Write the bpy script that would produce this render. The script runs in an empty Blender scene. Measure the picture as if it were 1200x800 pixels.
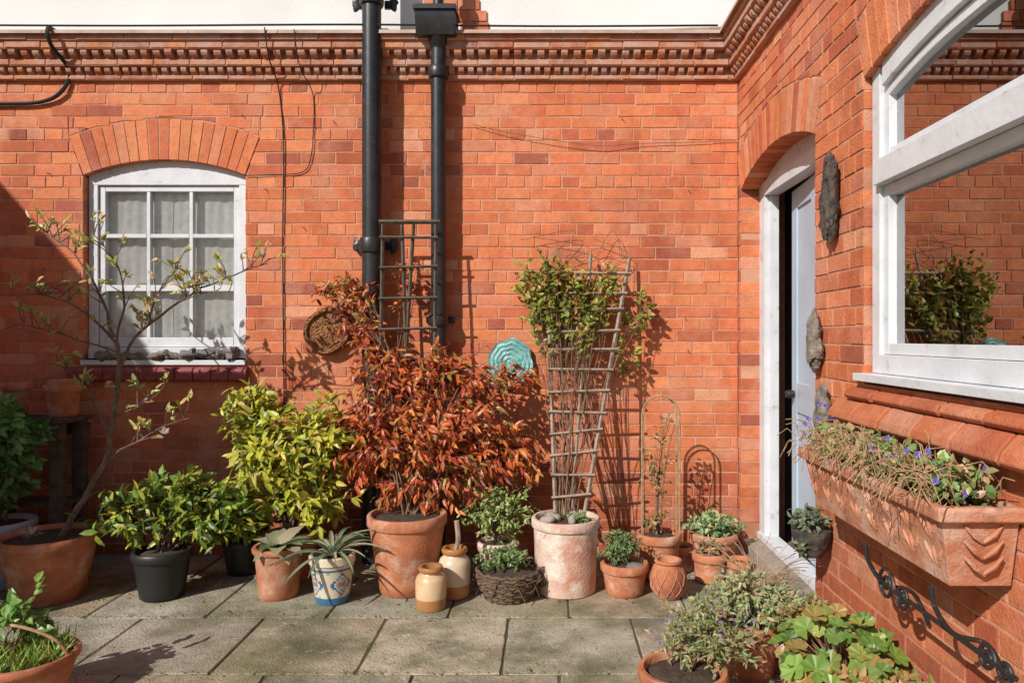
import bpy, math, random
from mathutils import Vector, Matrix, noise
random.seed(7)
R=random.random
def U(a,b): return a+(b-a)*R()
sc=bpy.context.scene
V=Vector
XR=1.216      # plane of the side wing wall

# ------------------------------------------------------------ materials
def mk(name, base=(.5,.5,.5), var=None, vs=6, rough=.8, bump=.0, bs=60, metal=0, attr=False,
       stain=None, ss=1.5, slo=.5, shi=.7, stain2=None, s2s=4, s2lo=.55, s2hi=.7, stain3=None, s3s=.8, s3z=1, s3lo=.45, s3hi=.65,
       spec=.4, transl=0, vor=0, zgrime_shade=None, pale=None, ps=3, plo=.6, phi=.8):
    m=bpy.data.materials.new(name); m.use_nodes=True
    nt=m.node_tree; N=nt.nodes; L=nt.links
    for n in list(N): N.remove(n)
    out=N.new('ShaderNodeOutputMaterial'); p=N.new('ShaderNodeBsdfPrincipled')
    p.inputs['Roughness'].default_value=rough; p.inputs['Metallic'].default_value=metal
    p.inputs['Specular IOR Level'].default_value=spec
    tc=N.new('ShaderNodeTexCoord')
    def noi(scale,det=3,rg=.6,zs=1,off=0):
        n=N.new('ShaderNodeTexNoise'); n.inputs['Scale'].default_value=scale
        n.inputs['Detail'].default_value=det; n.inputs['Roughness'].default_value=rg
        if zs!=1 or off:
            mp=N.new('ShaderNodeMapping'); mp.inputs['Scale'].default_value=(1,1,zs); mp.inputs['Location'].default_value=(off,off,off)
            L.new(tc.outputs['Object'],mp.inputs[0]); L.new(mp.outputs[0],n.inputs['Vector'])
        else: L.new(tc.outputs['Object'],n.inputs['Vector'])
        return n
    def ramp(src,lo,hi):
        r=N.new('ShaderNodeMapRange'); r.inputs[1].default_value=lo; r.inputs[2].default_value=hi
        L.new(src,r.inputs[0]); return r.outputs[0]
    def mix(fac,a,b,mode='MIX'):
        x=N.new('ShaderNodeMix'); x.data_type='RGBA'; x.blend_type=mode
        if isinstance(fac,float): x.inputs[0].default_value=fac
        else: L.new(fac,x.inputs[0])
        for i,q in ((6,a),(7,b)):
            if isinstance(q,tuple): x.inputs[i].default_value=(q[0],q[1],q[2],1)
            else: L.new(q,x.inputs[i])
        return x.outputs[2]
    if attr:
        a=N.new('ShaderNodeAttribute'); a.attribute_name='Col'; col=a.outputs['Color']
        if base!=(1,1,1): col=mix(1.0,col,base,'MULTIPLY')
    else: col=base
    if var is not None:
        f=ramp(noi(vs,2).outputs['Fac'],.32,.68)
        col=mix(f,col,(mix(1.0,col,var,'MULTIPLY') if attr else var))
    if stain is not None:
        col=mix(ramp(noi(ss,5,.65).outputs['Fac'],slo,shi),col,stain)
    if stain2 is not None:
        col=mix(ramp(noi(s2s,3,.7).outputs['Fac'],s2lo,s2hi),col,stain2)
    if pale is not None:
        col=mix(ramp(noi(ps,5,.7,1,11).outputs['Fac'],plo,phi),col,pale)
    if stain3 is not None:
        col=mix(ramp(noi(s3s,4,.6,s3z,5).outputs['Fac'],s3lo,s3hi),col,mix(1.0,col,stain3,'MULTIPLY'))
    if zgrime_shade is not None:
        sx=N.new('ShaderNodeSeparateXYZ'); L.new(tc.outputs['Object'],sx.inputs[0])
        z=ramp(sx.outputs['Z'],zgrime_shade[1],zgrime_shade[0])
        mu=N.new('ShaderNodeMath'); mu.operation='MULTIPLY'; L.new(z,mu.inputs[0])
        L.new(ramp(noi(2.2,4,.7).outputs['Fac'],.30,.55),mu.inputs[1])
        col=mix(mu.outputs[0],col,mix(1.0,col,zgrime_shade[2],'MULTIPLY'))
    if isinstance(col,tuple): p.inputs['Base Color'].default_value=(*col,1)
    else: L.new(col,p.inputs['Base Color'])
    if bump:
        b=N.new('ShaderNodeBump'); b.inputs['Strength'].default_value=bump; b.inputs['Distance'].default_value=.01
        if vor:
            vn=N.new('ShaderNodeTexVoronoi'); vn.inputs['Scale'].default_value=vor
            L.new(tc.outputs['Object'],vn.inputs['Vector']); L.new(vn.outputs['Distance'],b.inputs['Height'])
        else: L.new(noi(bs,2,.7).outputs['Fac'],b.inputs['Height'])
        L.new(b.outputs[0],p.inputs['Normal'])
    sh=p.outputs[0]
    if transl:
        t=N.new('ShaderNodeBsdfTranslucent')
        if isinstance(col,tuple): t.inputs[0].default_value=(*col,1)
        else: L.new(col,t.inputs[0])
        ms=N.new('ShaderNodeMixShader'); ms.inputs[0].default_value=transl
        L.new(sh,ms.inputs[1]); L.new(t.outputs[0],ms.inputs[2]); sh=ms.outputs[0]
    L.new(sh,out.inputs[0])
    return m
def glass(name,k,c):
    m=bpy.data.materials.new(name); m.use_nodes=True
    nt=m.node_tree; N=nt.nodes; L=nt.links
    for n in list(N): N.remove(n)
    out=N.new('ShaderNodeOutputMaterial'); t=N.new('ShaderNodeBsdfTransparent'); g=N.new('ShaderNodeBsdfGlossy')
    g.inputs['Roughness'].default_value=0.0; t.inputs[0].default_value=(.94,.96,.95,1)
    fr=N.new('ShaderNodeFresnel'); fr.inputs[0].default_value=1.5
    ma=N.new('ShaderNodeMath'); ma.operation='MULTIPLY_ADD'; ma.use_clamp=True
    ma.inputs[1].default_value=k; ma.inputs[2].default_value=c
    ms=N.new('ShaderNodeMixShader'); L.new(fr.outputs[0],ma.inputs[0]); L.new(ma.outputs[0],ms.inputs[0])
    L.new(t.outputs[0],ms.inputs[1]); L.new(g.outputs[0],ms.inputs[2]); L.new(ms.outputs[0],out.inputs[0])
    return m
M={}
M['brick']=mk('brick',(1,1,1),attr=True,var=(.84,.77,.73),vs=18,rough=.88,bump=.5,bs=90,stain=(.64,.36,.25),ss=2.6,slo=.50,shi=.95,
    stain2=(.30,.095,.05),s2s=46,s2lo=.60,s2hi=.74,stain3=(.70,.62,.60),s3s=2.6,s3z=.28,s3lo=.50,s3hi=.74,pale=(.66,.50,.42),ps=5.5,plo=.66,phi=.86,zgrime_shade=(.05,1.15,(.60,.53,.54)))  # low band: grime, plus shade deepened in the brick colour
M['cornice']=mk('weathered_brick',(1,1,1),attr=True,var=(.7,.68,.66),vs=22,rough=.9,bump=.5,bs=90,stain=(.48,.32,.26),ss=7,slo=.38,shi=.70)
M['mortar']=mk('mortar',(.60,.32,.21),var=(.50,.24,.15),vs=9,rough=.95,bump=.5,bs=120,stain=(.36,.15,.09),ss=1.2,slo=.5,shi=.7)
M['redsill']=mk('painted_brick',(.20,.035,.035),var=(.28,.07,.06),vs=20,rough=.55,bump=.3,bs=60)
M['render']=mk('white_render',(.76,.76,.75),var=(.68,.68,.67),vs=2,rough=.9,bump=.3,bs=80)
M['white']=mk('white_paint',(.66,.68,.71),var=(.57,.59,.62),vs=7,rough=.4,bump=.15,bs=40,stain2=(.40,.36,.31),s2s=14,s2lo=.61,s2hi=.76)
M['doorp']=mk('door_paint',(.42,.52,.63),var=(.36,.45,.55),vs=4,rough=.45,bump=.05)
M['lead']=mk('lead',(.36,.25,.20),var=(.5,.38,.32),vs=6,rough=.8,bump=.4,bs=30)
M['black']=mk('black_paint',(.018,.019,.022),var=(.03,.03,.033),vs=12,rough=.38,bump=.1,bs=30,stain2=(.10,.09,.08),s2s=25,s2lo=.62,s2hi=.8)
M['iron']=mk('wrought_iron',(.02,.02,.022),rough=.5,bump=.3,bs=60,stain2=(.12,.05,.03),s2s=30)
M['slab']=mk('paving',(1,1,1),attr=True,var=(.70,.67,.60),vs=6,rough=.92,bump=.8,bs=80,stain=(.15,.14,.085),ss=2.4,slo=.45,shi=.64,
    stain2=(.19,.16,.12),s2s=34,s2lo=.55,s2hi=.70,stain3=(.62,.66,.52),s3s=1.2,pale=(.55,.48,.39),ps=16,plo=.60,phi=.72)
M['joint']=mk('joint_soil',(.10,.09,.055),var=(.06,.08,.03),vs=7,rough=1,bump=.8,bs=60)
M['ground']=mk('ground',(.20,.18,.13),var=(.12,.14,.07),vs=.6,rough=1,bump=.4,bs=5)
M['terra']=mk('terracotta',(.52,.20,.095),var=(.42,.15,.07),vs=8,rough=.85,bump=.3,bs=70,stain2=(.58,.38,.28),s2s=7,s2lo=.50,s2hi=.72,stain3=(.66,.6,.58),s3s=4,s3lo=.48)
M['terraw']=mk('weathered_terracotta',(.52,.23,.13),var=(.42,.16,.085),vs=6,rough=.9,bump=.5,bs=50,stain=(.62,.44,.34),ss=5,slo=.48,shi=.68,stain2=(.20,.11,.065),s2s=9,s2lo=.57,s2hi=.72)
M['limed']=mk('limed_pot',(.60,.47,.39),var=(.52,.25,.17),vs=7,rough=.92,bump=.5,bs=60,stain=(.70,.62,.55),ss=6,slo=.5,shi=.64,stain2=(.3,.2,.14),s2s=11,s2lo=.6,s2hi=.75)
M['stone']=mk('concrete',(.36,.32,.27),var=(.22,.19,.15),vs=6,rough=.95,bump=.6,bs=60)
M['cream']=mk('cream_glaze',(1,1,1),attr=True,var=(.82,.77,.7),vs=9,rough=.3,bump=.1,bs=30,spec=.6)
M['blackpot']=mk('black_plastic',(.02,.02,.02),rough=.45)
M['soil']=mk('soil',(.045,.03,.02),var=(.09,.06,.04),vs=40,rough=1,bump=1,bs=90)
M['wood']=mk('grey_wood',(.36,.29,.23),var=(.22,.16,.12),vs=18,rough=.9,bump=.5,bs=60)
M['oldwood']=mk('dark_weathered_wood',(.13,.10,.075),var=(.07,.055,.04),vs=18,rough=.95,bump=.5,bs=60)
M['bark']=mk('bark',(.20,.14,.10),var=(.10,.065,.045),vs=25,rough=.95,bump=.8,bs=60)
M['twig']=mk('dry_twig',(.26,.15,.09),var=(.14,.07,.045),vs=25,rough=.9)
M['drift']=mk('driftwood',(.26,.22,.18),var=(.10,.08,.07),vs=26,rough=.95,bump=1,bs=45)
M['darkdrift']=mk('charred_wood',(.03,.028,.027),var=(.12,.09,.07),vs=26,rough=.85,bump=1,bs=40)
M['leaf']=mk('leaf',(1,1,1),attr=True,rough=.40,spec=.5,transl=.3)
M['wicker']=mk('wicker',(.17,.11,.07),var=(.08,.05,.035),vs=40,rough=.9,bump=.5,bs=70)
M['wick2']=mk('wicker_light',(.46,.30,.17),var=(.28,.16,.08),vs=40,rough=.8)
M['turq']=mk('turquoise_glaze',(.12,.38,.38),var=(.26,.46,.44),vs=14,rough=.45,bump=.8,bs=26,stain2=(.08,.17,.17),s2s=20,s2lo=.55,s2hi=.68)
M['honey']=mk('honeycomb_clay',(.34,.15,.05),var=(.14,.05,.02),vs=20,rough=.7,bump=1,vor=75)
M['slate']=mk('slate',(.12,.12,.14),var=(.2,.17,.16),vs=4,rough=.8,bump=.3,bs=20)
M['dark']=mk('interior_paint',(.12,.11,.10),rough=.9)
M['curtain']=mk('net_curtain',(.86,.85,.83),var=(.72,.71,.69),vs=26,rough=.95)
M['cable']=mk('cable',(.015,.015,.015),rough=.6)
M['glassL']=glass('window_glass',.7,.0)
M['glassR']=glass('window_glass_side',2.3,.26)

# ------------------------------------------------------------ builder
class MB:
    def __init__(s): s.v=[];s.f=[];s.c=[]
    def add(s,vs,fs,col=(1,1,1)):
        o=len(s.v); s.v.extend([tuple(x) for x in vs])
        for f in fs: s.f.append([o+i for i in f]); s.c.append(col)
    def obj(s,name,mat,parent=None,bevel=0,smooth=False,fix=True):
        me=bpy.data.meshes.new(name); me.from_pydata(s.v,[],s.f); me.update()
        ca=me.color_attributes.new(name='Col',type='FLOAT_COLOR',domain='CORNER')
        d=[]
        for f,c in zip(s.f,s.c): d.extend([c[0],c[1],c[2],1.0]*len(f))
        ca.data.foreach_set('color',d)
        if fix:
            import bmesh
            bm=bmesh.new(); bm.from_mesh(me); bmesh.ops.recalc_face_normals(bm,faces=bm.faces); bm.to_mesh(me); bm.free()
        if smooth:
            me.polygons.foreach_set('use_smooth',[True]*len(me.polygons)); me.set_sharp_from_angle(angle=math.radians(42))
        me.materials.append(M[mat]); o=bpy.data.objects.new(name,me); sc.collection.objects.link(o)
        if parent is not None:
            o.parent=parent; o.matrix_parent_inverse=Matrix.Translation(-parent.location)
        if bevel:
            md=o.modifiers.new('bevel','BEVEL'); md.width=bevel; md.segments=2; md.limit_method='ANGLE'
        return o
def empty(name,loc=(0,0,0)):
    e=bpy.data.objects.new(name,None); e.location=loc; e.empty_display_size=.1; sc.collection.objects.link(e); return e
fb=lambda u,n,z:(u,-n,z)
fr=lambda u,n,z:(XR-n,-u,z)
def box(b,f,u0,u1,n0,n1,z0,z1,col=(1,1,1)):
    p=[f(u,n,z) for z in(z0,z1) for n in(n0,n1) for u in(u0,u1)]
    b.add(p,[(0,1,3,2),(4,5,7,6),(0,1,5,4),(2,3,7,6),(0,2,6,4),(1,3,7,5)],col)
def prism(b,f,pts,nf,nb,col=(1,1,1),ch=.002):
    cu=sum(p[0] for p in pts)/len(pts); cz=sum(p[1] for p in pts)/len(pts); k=len(pts); vs=[]
    for p in pts:
        du,dz=cu-p[0],cz-p[1]
        vs.append(f(p[0]+max(-ch,min(ch,du)),nf,p[1]+max(-ch,min(ch,dz))))
    for p in pts: vs.append(f(p[0],nf-ch,p[1]))
    for p in pts: vs.append(f(p[0],nb,p[1]))
    fs=[tuple(range(k))]
    for i in range(k):
        j=(i+1)%k; fs.append((i,j,k+j,k+i)); fs.append((k+i,k+j,2*k+j,2*k+i))
    b.add(vs,fs,col)
def prism_u(b,f,u0,u1,nz,col=(1,1,1)):
    k=len(nz); vs=[f(u0,n,z) for n,z in nz]+[f(u1,n,z) for n,z in nz]
    fs=[tuple(range(k)),tuple(range(k,2*k))]+[(i,(i+1)%k,k+(i+1)%k,k+i) for i in range(k)]
    b.add(vs,fs,col)
def tube(b,pts,rad,seg=6,col=(1,1,1)):
    pts=[V(p) for p in pts]; n=len(pts)
    if not isinstance(rad,(list,tuple)): rad=[rad]*n
    vs=[];fs=[]; a=None
    for i,p in enumerate(pts):
        t=(pts[min(i+1,n-1)]-pts[max(i-1,0)])
        if t.length<1e-7: t=V((0,0,1))
        t.normalize()
        if a is None:
            a=t.cross(V((0,0,1)) if abs(t.z)<.9 else V((1,0,0))).normalized()
        else:
            a=(a-t*a.dot(t)); a=a.normalized() if a.length>1e-6 else t.orthogonal().normalized()
        c=t.cross(a)
        for k in range(seg):
            an=2*math.pi*k/seg; vs.append(p+(a*math.cos(an)+c*math.sin(an))*rad[i])
    for i in range(n-1):
        for k in range(seg):
            k2=(k+1)%seg; fs.append((i*seg+k,i*seg+k2,(i+1)*seg+k2,(i+1)*seg+k))
    fs.append(tuple(range(seg))); fs.append(tuple(range((n-1)*seg,n*seg)))
    b.add(vs,fs,col)
def smoothpts(pts,n=6):
    pts=[V(p) for p in pts]; out=[]
    for i in range(len(pts)-1):
        p0=pts[max(i-1,0)];p1=pts[i];p2=pts[i+1];p3=pts[min(i+2,len(pts)-1)]
        for k in range(n):
            t=k/n; out.append(.5*((2*p1)+(p2-p0)*t+(2*p0-5*p1+4*p2-p3)*t*t+(3*p1-p0-3*p2+p3)*t**3))
    out.append(pts[-1]); return out
def lathe(b,c,prof,seg=36,col=(1,1,1),colf=None,wob=0):
    vs=[];k=len(prof); ph=U(0,6)
    for r,z in prof:
        for i in range(seg):
            a=2*math.pi*i/seg; rr=r*(1+wob*math.sin(2*a+ph)+wob*.6*math.sin(5*a+z*30))
            vs.append((c[0]+rr*math.cos(a),c[1]+rr*math.sin(a),c[2]+z))
    o=len(b.v); b.v.extend(vs)
    for j in range(k-1):
        for i in range(seg):
            i2=(i+1)%seg
            b.f.append([o+j*seg+i,o+j*seg+i2,o+(j+1)*seg+i2,o+(j+1)*seg+i]); b.c.append(colf(j,i) if colf else col)
    b.f.append([o+i for i in range(seg)]); b.c.append(col)
    b.f.append([o+(k-1)*seg+i for i in range(seg)]); b.c.append(col)
def lump(b,c,rad,rot=0,axis='Y',amp=.35,fs_=6,seg=18,col=(1,1,1)):
    m=Matrix.Rotation(rot,3,axis); vs=[];f=[]; rings=14; off=V((U(0,50),U(0,50),U(0,50)))
    for j in range(rings+1):
        th=math.pi*j/rings
        for i in range(seg):
            ph=2*math.pi*i/seg; d=V((math.sin(th)*math.cos(ph),math.sin(th)*math.sin(ph),math.cos(th)))
            p=V((d.x*rad[0],d.y*rad[1],d.z*rad[2])); s=1+amp*noise.noise(p*fs_*2+off)*1.6+amp*.5*noise.noise(p*fs_*6+off)
            vs.append(V(c)+m@(p*s))
    for j in range(rings):
        for i in range(seg):
            i2=(i+1)%seg; f.append((j*seg+i,j*seg+i2,(j+1)*seg+i2,(j+1)*seg+i))
    b.add(vs,f,col)
def rdir():
    while True:
        v=V((U(-1,1),U(-1,1),U(-1,1)))
        if .05<v.length<1: return v.normalized()
def leaf(b,p,d,nrm,L,W,col,curl=.25,fold=.12):
    d=d.normalized(); s=d.cross(nrm)
    if s.length<1e-4: s=d.orthogonal()
    s.normalize(); n=s.cross(d)
    def C(t,w,h): return p+d*(L*t)-n*(curl*L*t*t)+s*(w*W)+n*(h*W)
    vs=[p,C(.3,.5,fold),C(.3,0,0),C(.3,-.5,fold),C(.68,.42,fold),C(.68,0,0),C(.68,-.42,fold),C(1,0,0)]
    b.add(vs,[(0,1,2),(0,2,3),(1,4,5,2),(3,2,5,6),(4,7,5),(5,7,6)],col)
def jit(c,a=.2):
    k=1+U(-a,a); return (c[0]*k*(1+U(-.1,.1)),c[1]*k,c[2]*k*(1+U(-.1,.1)))
def bez(p0,p1,p2,n):
    return [p0*(1-t)**2+p1*(2*t*(1-t))+p2*t*t for t in [i/n for i in range(n+1)]]
def twig(bs,bl,p0,p1,r,nl,L,W,cols,up=.15,t0=.3,droop=0,spread=.9,curl=.25,seg=4):
    p0=V(p0);p1=V(p1); ln=(p1-p0).length
    m=(p0+p1)/2+V((U(-.12,.12)*ln,U(-.12,.12)*ln,up*ln))
    pts=bez(p0,m,p1,5); tube(bs,pts,[r*(1-.7*i/5) for i in range(6)],seg)
    cb=random.choice(cols)
    for i in range(nl):
        t=t0+(1-t0)*((i+R())/nl); t=min(t,1)
        q=p0*(1-t)**2+m*(2*t*(1-t))+p1*t*t
        tg=((p1-m)*t+(m-p0)*(1-t)).normalized()
        d=(tg*U(.2,.9)+rdir()*spread+V((0,0,-droop))).normalized()
        nr=(V((U(-.8,.1),U(-1.0,0),.8))+rdir()*.5).normalized()
        k=U(.6,1.15); leaf(bl,q,d,nr,L*k,W*k,jit(cb if R()<.4 else random.choice(cols)),curl=curl*U(.3,1.6))
def shrub(parent,base,blobs,ntw,nl,L,W,cols,limbs=4,r=.012,up=.15,droop=0,smat='bark',spread=.9,curl=.25,names=('stems','foliage')):
    bs=MB();bl=MB(); base=V(base)
    tot=sum(q[2] for q in blobs)
    for c,rad,w in blobs:
        c=V(c); lim=[]
        for i in range(limbs):
            e=c+V((U(-.5,.5)*rad[0],U(-.5,.5)*rad[1],U(-.3,.5)*rad[2]))
            s=base+V((U(-.03,.03),U(-.03,.03),0)); m=(s+e)/2+V((U(-.06,.06),U(-.04,.04),U(0,.12)))
            pts=bez(s,m,e,8); lim.append((s,m,e)); tube(bs,pts,[r*(1-.6*k/8) for k in range(9)],5)
        n=int(ntw*w/tot)
        for i in range(n):
            d=rdir(); rr=R()**.4*(1+.22*noise.noise(V(d)*2.3+c*3)*2)
            tip=c+V((d.x*rad[0],d.y*rad[1],d.z*rad[2]))*rr
            s,m,e=random.choice(lim); t=U(.35,1); q=s*(1-t)**2+m*(2*t*(1-t))+e*t*t
            q=q.lerp(tip,U(0,.5))
            if tip.y>-.03: tip.y=-.03-U(0,.03)
            if tip.x>XR-.03 and base.x>.5: tip.x=XR-.03-U(0,.03)
            if tip.z<.02: tip.z=.02+U(0,.03)
            twig(bs,bl,q,tip,r*.28,nl,L,W,cols,up=up,droop=droop,spread=spread,curl=curl)
    bs.obj(names[0],smat,parent,smooth=True,fix=False); bl.obj(names[1],'leaf',parent,fix=False)

# ------------------------------------------------------------ brickwork
PAL=[((.655,.205,.086),9),((.69,.235,.105),5),((.595,.172,.074),5),((.51,.142,.066),2.6),((.70,.31,.18),1.6),((.64,.23,.125),2),((.40,.115,.068),1.1)]
def bcol(k=1):
    t=U(0,sum(w for _,w in PAL))
    for c,w in PAL:
        t-=w
        if t<=0: break
    s=U(.92,1.08)*k; return (c[0]*s,c[1]*s*U(.95,1.05),c[2]*s)
class Arch:
    def __init__(s,u0,u1,zb,zs,rise,t,e=0):
        s.c=(u0+u1)/2; s.w=(u1-u0)/2; s.zb=zb; s.zs=zs; s.rise=rise; s.R=(s.w**2+rise**2)/(2*rise); s.zc=zs+rise-s.R
        s.th=math.asin(s.w/s.R); s.t=t; s.e=e; s.Re=s.R+t; s.we=s.Re*math.sin(s.th); s.zk=s.zc+s.Re*math.cos(s.th)
    def ext(s,u):
        d=u-s.c; return s.zc+math.sqrt(max(s.Re**2-d*d,0))
    def intr(s,u):
        d=u-s.c; return s.zc+math.sqrt(max(s.R**2-d*d,0))
    def lim(s,z):
        if z<=s.zs: return s.w
        if z<s.zk: return s.w+(z-s.zs)/(s.zk-s.zs)*(s.we-s.w)
        return s.we
def pieces(u0,u1,z0,z1,A,g=0):
    if z1<=A.zb+.01 or u1<A.c-A.we or u0>A.c+A.we or z0>A.ext(A.c)+.001: return [([(u0,z0),(u1,z0),(u1,z1),(u0,z1)],False)]
    out=[]
    la,lb=A.lim(z0)+g,A.lim(z1)+g; deep=z0<A.zs+.02
    a,bq=min(u1,A.c-la),min(u1,A.c-lb)
    if max(a,bq)-u0>.012:
        a=max(a,u0+.003); bq=max(bq,u0+.003); out.append(([(u0,z0),(a,z0),(bq,z1),(u0,z1)],deep and min(u1,99)>A.c-la-.001))
    a,bq=max(u0,A.c+la),max(u0,A.c+lb)
    if u1-min(a,bq)>.012:
        a=min(a,u1-.003); bq=min(bq,u1-.003); out.append(([(a,z0),(u1,z0),(u1,z1),(bq,z1)],deep and u0<A.c+la+.001))
    if z1>A.zk+.004:
        m0,m1=max(u0,A.c-A.we),min(u1,A.c+A.we)
        if m1-m0>.01:
            k=max(3,int((m1-m0)/.02)); xs=[m0+(m1-m0)*i/k for i in range(k+1)]
            run=[]
            def flush(run):
                if len(run)>=2 and run[-1]-run[0]>.012:
                    out.append(([(x,max(z0,A.ext(x)+g+.003)) for x in run]+[(run[-1],z1),(run[0],z1)],False))
            for x in xs:
                if A.ext(x)+g+.006<z1: run.append(x)
                else: flush(run); run=[]
            flush(run)
    return out
def wall(name,f,ua,ub,za,zb,archs,parent,tone=1,deepn=-.13,split=None):
    b=MB(); mo=MB(); H=.075; j=.0038; i=round(za/H); z=za
    segs=[(ua,ub)] if split is None else [(ua,split),(split,ub)]
    while z<zb-.01:
        z1=min(z+H,zb); hd=(i%4==3); w=.1125 if hd else .225
        u=ua-(.056 if hd else (0 if i%2 else .1125))
        while u<ub:
            ww=w*U(.975,1.025); a,c=max(u,ua),min(u+ww,ub); u+=ww
            if ub-c<.04 and c<ub: c=ub; u=ub
            if c-a<.02: continue
            ps=[([(a,z),(c,z),(c,z1),(a,z1)],False)]
            for A in archs:
                nx=[]
                for q,d in ps:
                    if len(q)==4 and abs(q[0][0]-q[3][0])<1e-6 and abs(q[1][0]-q[2][0])<1e-6 and not d: nx+=pieces(q[0][0],q[1][0],z,z1,A)
                    else: nx.append((q,d))
                ps=nx
            cc=bcol(tone); nj=U(-.0018,.0018)
            for q,d in ps:
                cu=sum(p[0] for p in q)/len(q); cz=sum(p[1] for p in q)/len(q)
                j0=j*U(.7,1.3); q2=[]
                for p in q:
                    ju=j0*U(.6,1.5); jz=j0*U(.6,1.5)
                    q2.append((p[0]+max(-ju,min(ju,cu-p[0])),p[1]+max(-jz,min(jz,cz-p[1]))))
                prism(b,f,q2,nj,deepn if d else -.02,cc)
        for sa,sb in segs:
            ps=[([(sa,z),(sb,z),(sb,z1),(sa,z1)],False)]
            for A in archs:
                if not (sa<A.c<sb): continue
                nx=[]
                for q,d in ps:
                    if abs(q[0][0]-q[-1][0])<1e-6 and len(q)==4 and abs(q[1][0]-q[2][0])<1e-6: nx+=pieces(q[0][0],q[1][0],z,z1,A,.006)
                    else: nx.append((q,d))
                ps=nx
            for q,d in ps: prism(mo,f,q,-.0036,-.125 if d else -.03,ch=0)
        z+=H; i+=1
    for A in archs:
        n=max(3,round(2*A.Re*A.th/.079))
        if n%2==0: n+=1
        def P(r,a): return (A.c+r*math.sin(a),A.zc+r*math.cos(a))
        for k in range(n):
            a0=-A.th+2*A.th*k/n; a1=-A.th+2*A.th*(k+1)/n; ga=.003/A.R
            cc=bcol(tone); cc=(cc[0]*1.02,cc[1]*1.06,cc[2]*1.05)
            prism(b,f,[P(A.R,a0+ga),P(A.R,a1-ga),P(A.Re-.003,a1-ga),P(A.Re-.003,a0+ga)],U(.0,.003),-.13,cc)
        for k in range(n):
            a0=-A.th+2*A.th*k/n; a1=-A.th+2*A.th*(k+1)/n
            prism(mo,f,[P(A.R+.004,a0),P(A.R+.004,a1),P(A.Re+.006,a1),P(A.Re+.006,a0)],-.003,-.12,ch=0)
    b.obj(name+'_bricks','brick',parent); mo.obj(name+'_mortar','mortar',parent)

house=empty('brick_house',(0,0,0))
AW=Arch(-2.93,-1.908,1.20,2.407,.097,.26)
AD=Arch(.07,1.31,-.1,2.30,.12,.24)
AS=Arch(1.82,3.32,1.20,2.37,.10,.25)
wall('rear_wall',fb,-6.5,XR,0,3.0,[AW],house)
wall('side_wall',fr,0,6.6,0,3.0,[AD,AS],house,tone=.97,split=1.56)
b=MB(); box(b,fr,-.25,-.012,-.30,-.03,0,3.2); b.obj('corner_backing','mortar',house)

# cornice
bc=MB(); ml=MB(); le=MB()
def ccol():
    c=bcol(.92); return (c[0]*.93,c[1]*1.12,c[2]*1.25)
def course(f,u0,u1,z0,z1,pr,w=.225,back=-.02):
    u=u0
    while u<u1-.005:
        e=min(u+w,u1); box(bc,f,u+.003,e-.003,back,pr+U(-.0025,.0025),z0+.003,z1-.003,ccol()); u=e
    box(ml,f,u0,u1,back,pr-.006,z0-.001,z1+.001)
def dent(f,u0,u1,z0,z1,pr,wb,sp,back=0):
    u=u0+.02
    while u<u1-wb:
        zr=(z1-z0); q_=pr*U(.93,1.03)
        prism_u(bc,f,u,u+wb*U(.9,1.05),[(back,z0),(q_*.55,z0),(q_*.9,z0+zr*.3),(q_,z0+zr*.6),(q_,z1),(back,z1)],ccol()); u+=sp*U(.95,1.05)
for f,end in((fb,None),(fr,6.6)):
    def e(pr): return (XR-pr) if end is None else 6.6
    s=-6.5 if end is None else 0
    course(f,s,e(.03),3.0,3.03,.03)
    dent(f,s,e(.07),3.03,3.075,.055,.036,.06); course(f,s,e(.02),3.03,3.075,.012)
    course(f,s,e(.075),3.075,3.115,.07)
    dent(f,s,e(.10),3.115,3.165,.105,.045,.075); course(f,s,e(.05),3.115,3.165,.05)
    course(f,s,e(.115),3.165,3.21,.115); course(f,s,e(.125),3.21,3.25,.13,w=.3,back=-.1)
    u=s
    while u<e(.14)-.01:
        q=min(u+U(.5,.9),e(.14)); h=U(3.262,3.268)
        prism_u(le,f,u,q-.004,[(-.12,3.252),(.145,3.252),(.15,3.24),(.155,3.24),(.152,3.262),(-.12,h+.03)]); u=q
bc.obj('cornice_bricks','cornice',house,bevel=.003); ml.obj('cornice_mortar','mortar',house); le.obj('cornice_flashing','lead',house)

# rendered upper storey + exposed toothed brick
b=MB(); box(b,fb,-6.5,XR+2.5,-.45,-.125,3.2,4.6); b.obj('upper_rendered_wall','render',house)
b=MB()
for k in range(12):
    z=3.275+k*.075
    w0=-.80 if k%2 else -.72; w1=-.43 if k%2 else -.49
    if k<2: w0=-.56
    if k in(0,1,2): w1=-.37
    u=w0
    while u<w1-.02:
        q=min(u+.1125,w1); box(b,fb,u+.004,q-.004,-.14,-.11,z+.004,z+.071,bcol()); u=q
b.obj('upper_exposed_bricks','brick',house,bevel=.002)
b=MB(); tube(b,smoothpts([(-.4,.08,3.345),(.2,.075,3.33),(.6,.075,3.345),(1.2,.075,3.37)]),.012,8); b.obj('lead_pipe','lead',house,smooth=True)
b=MB(); box(b,fr,-.0,6.6,-2.6,-.13,3.2,3.28); b.obj('side_flat_roof','slate',house)
b=MB()
prism_u(b,fb,-6.6,XR+2.5,[(-.05,4.58),(-.05,4.62),(-2.2,6.0),(-2.2,5.9)]); b.obj('upper_roof','slate',house)

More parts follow.
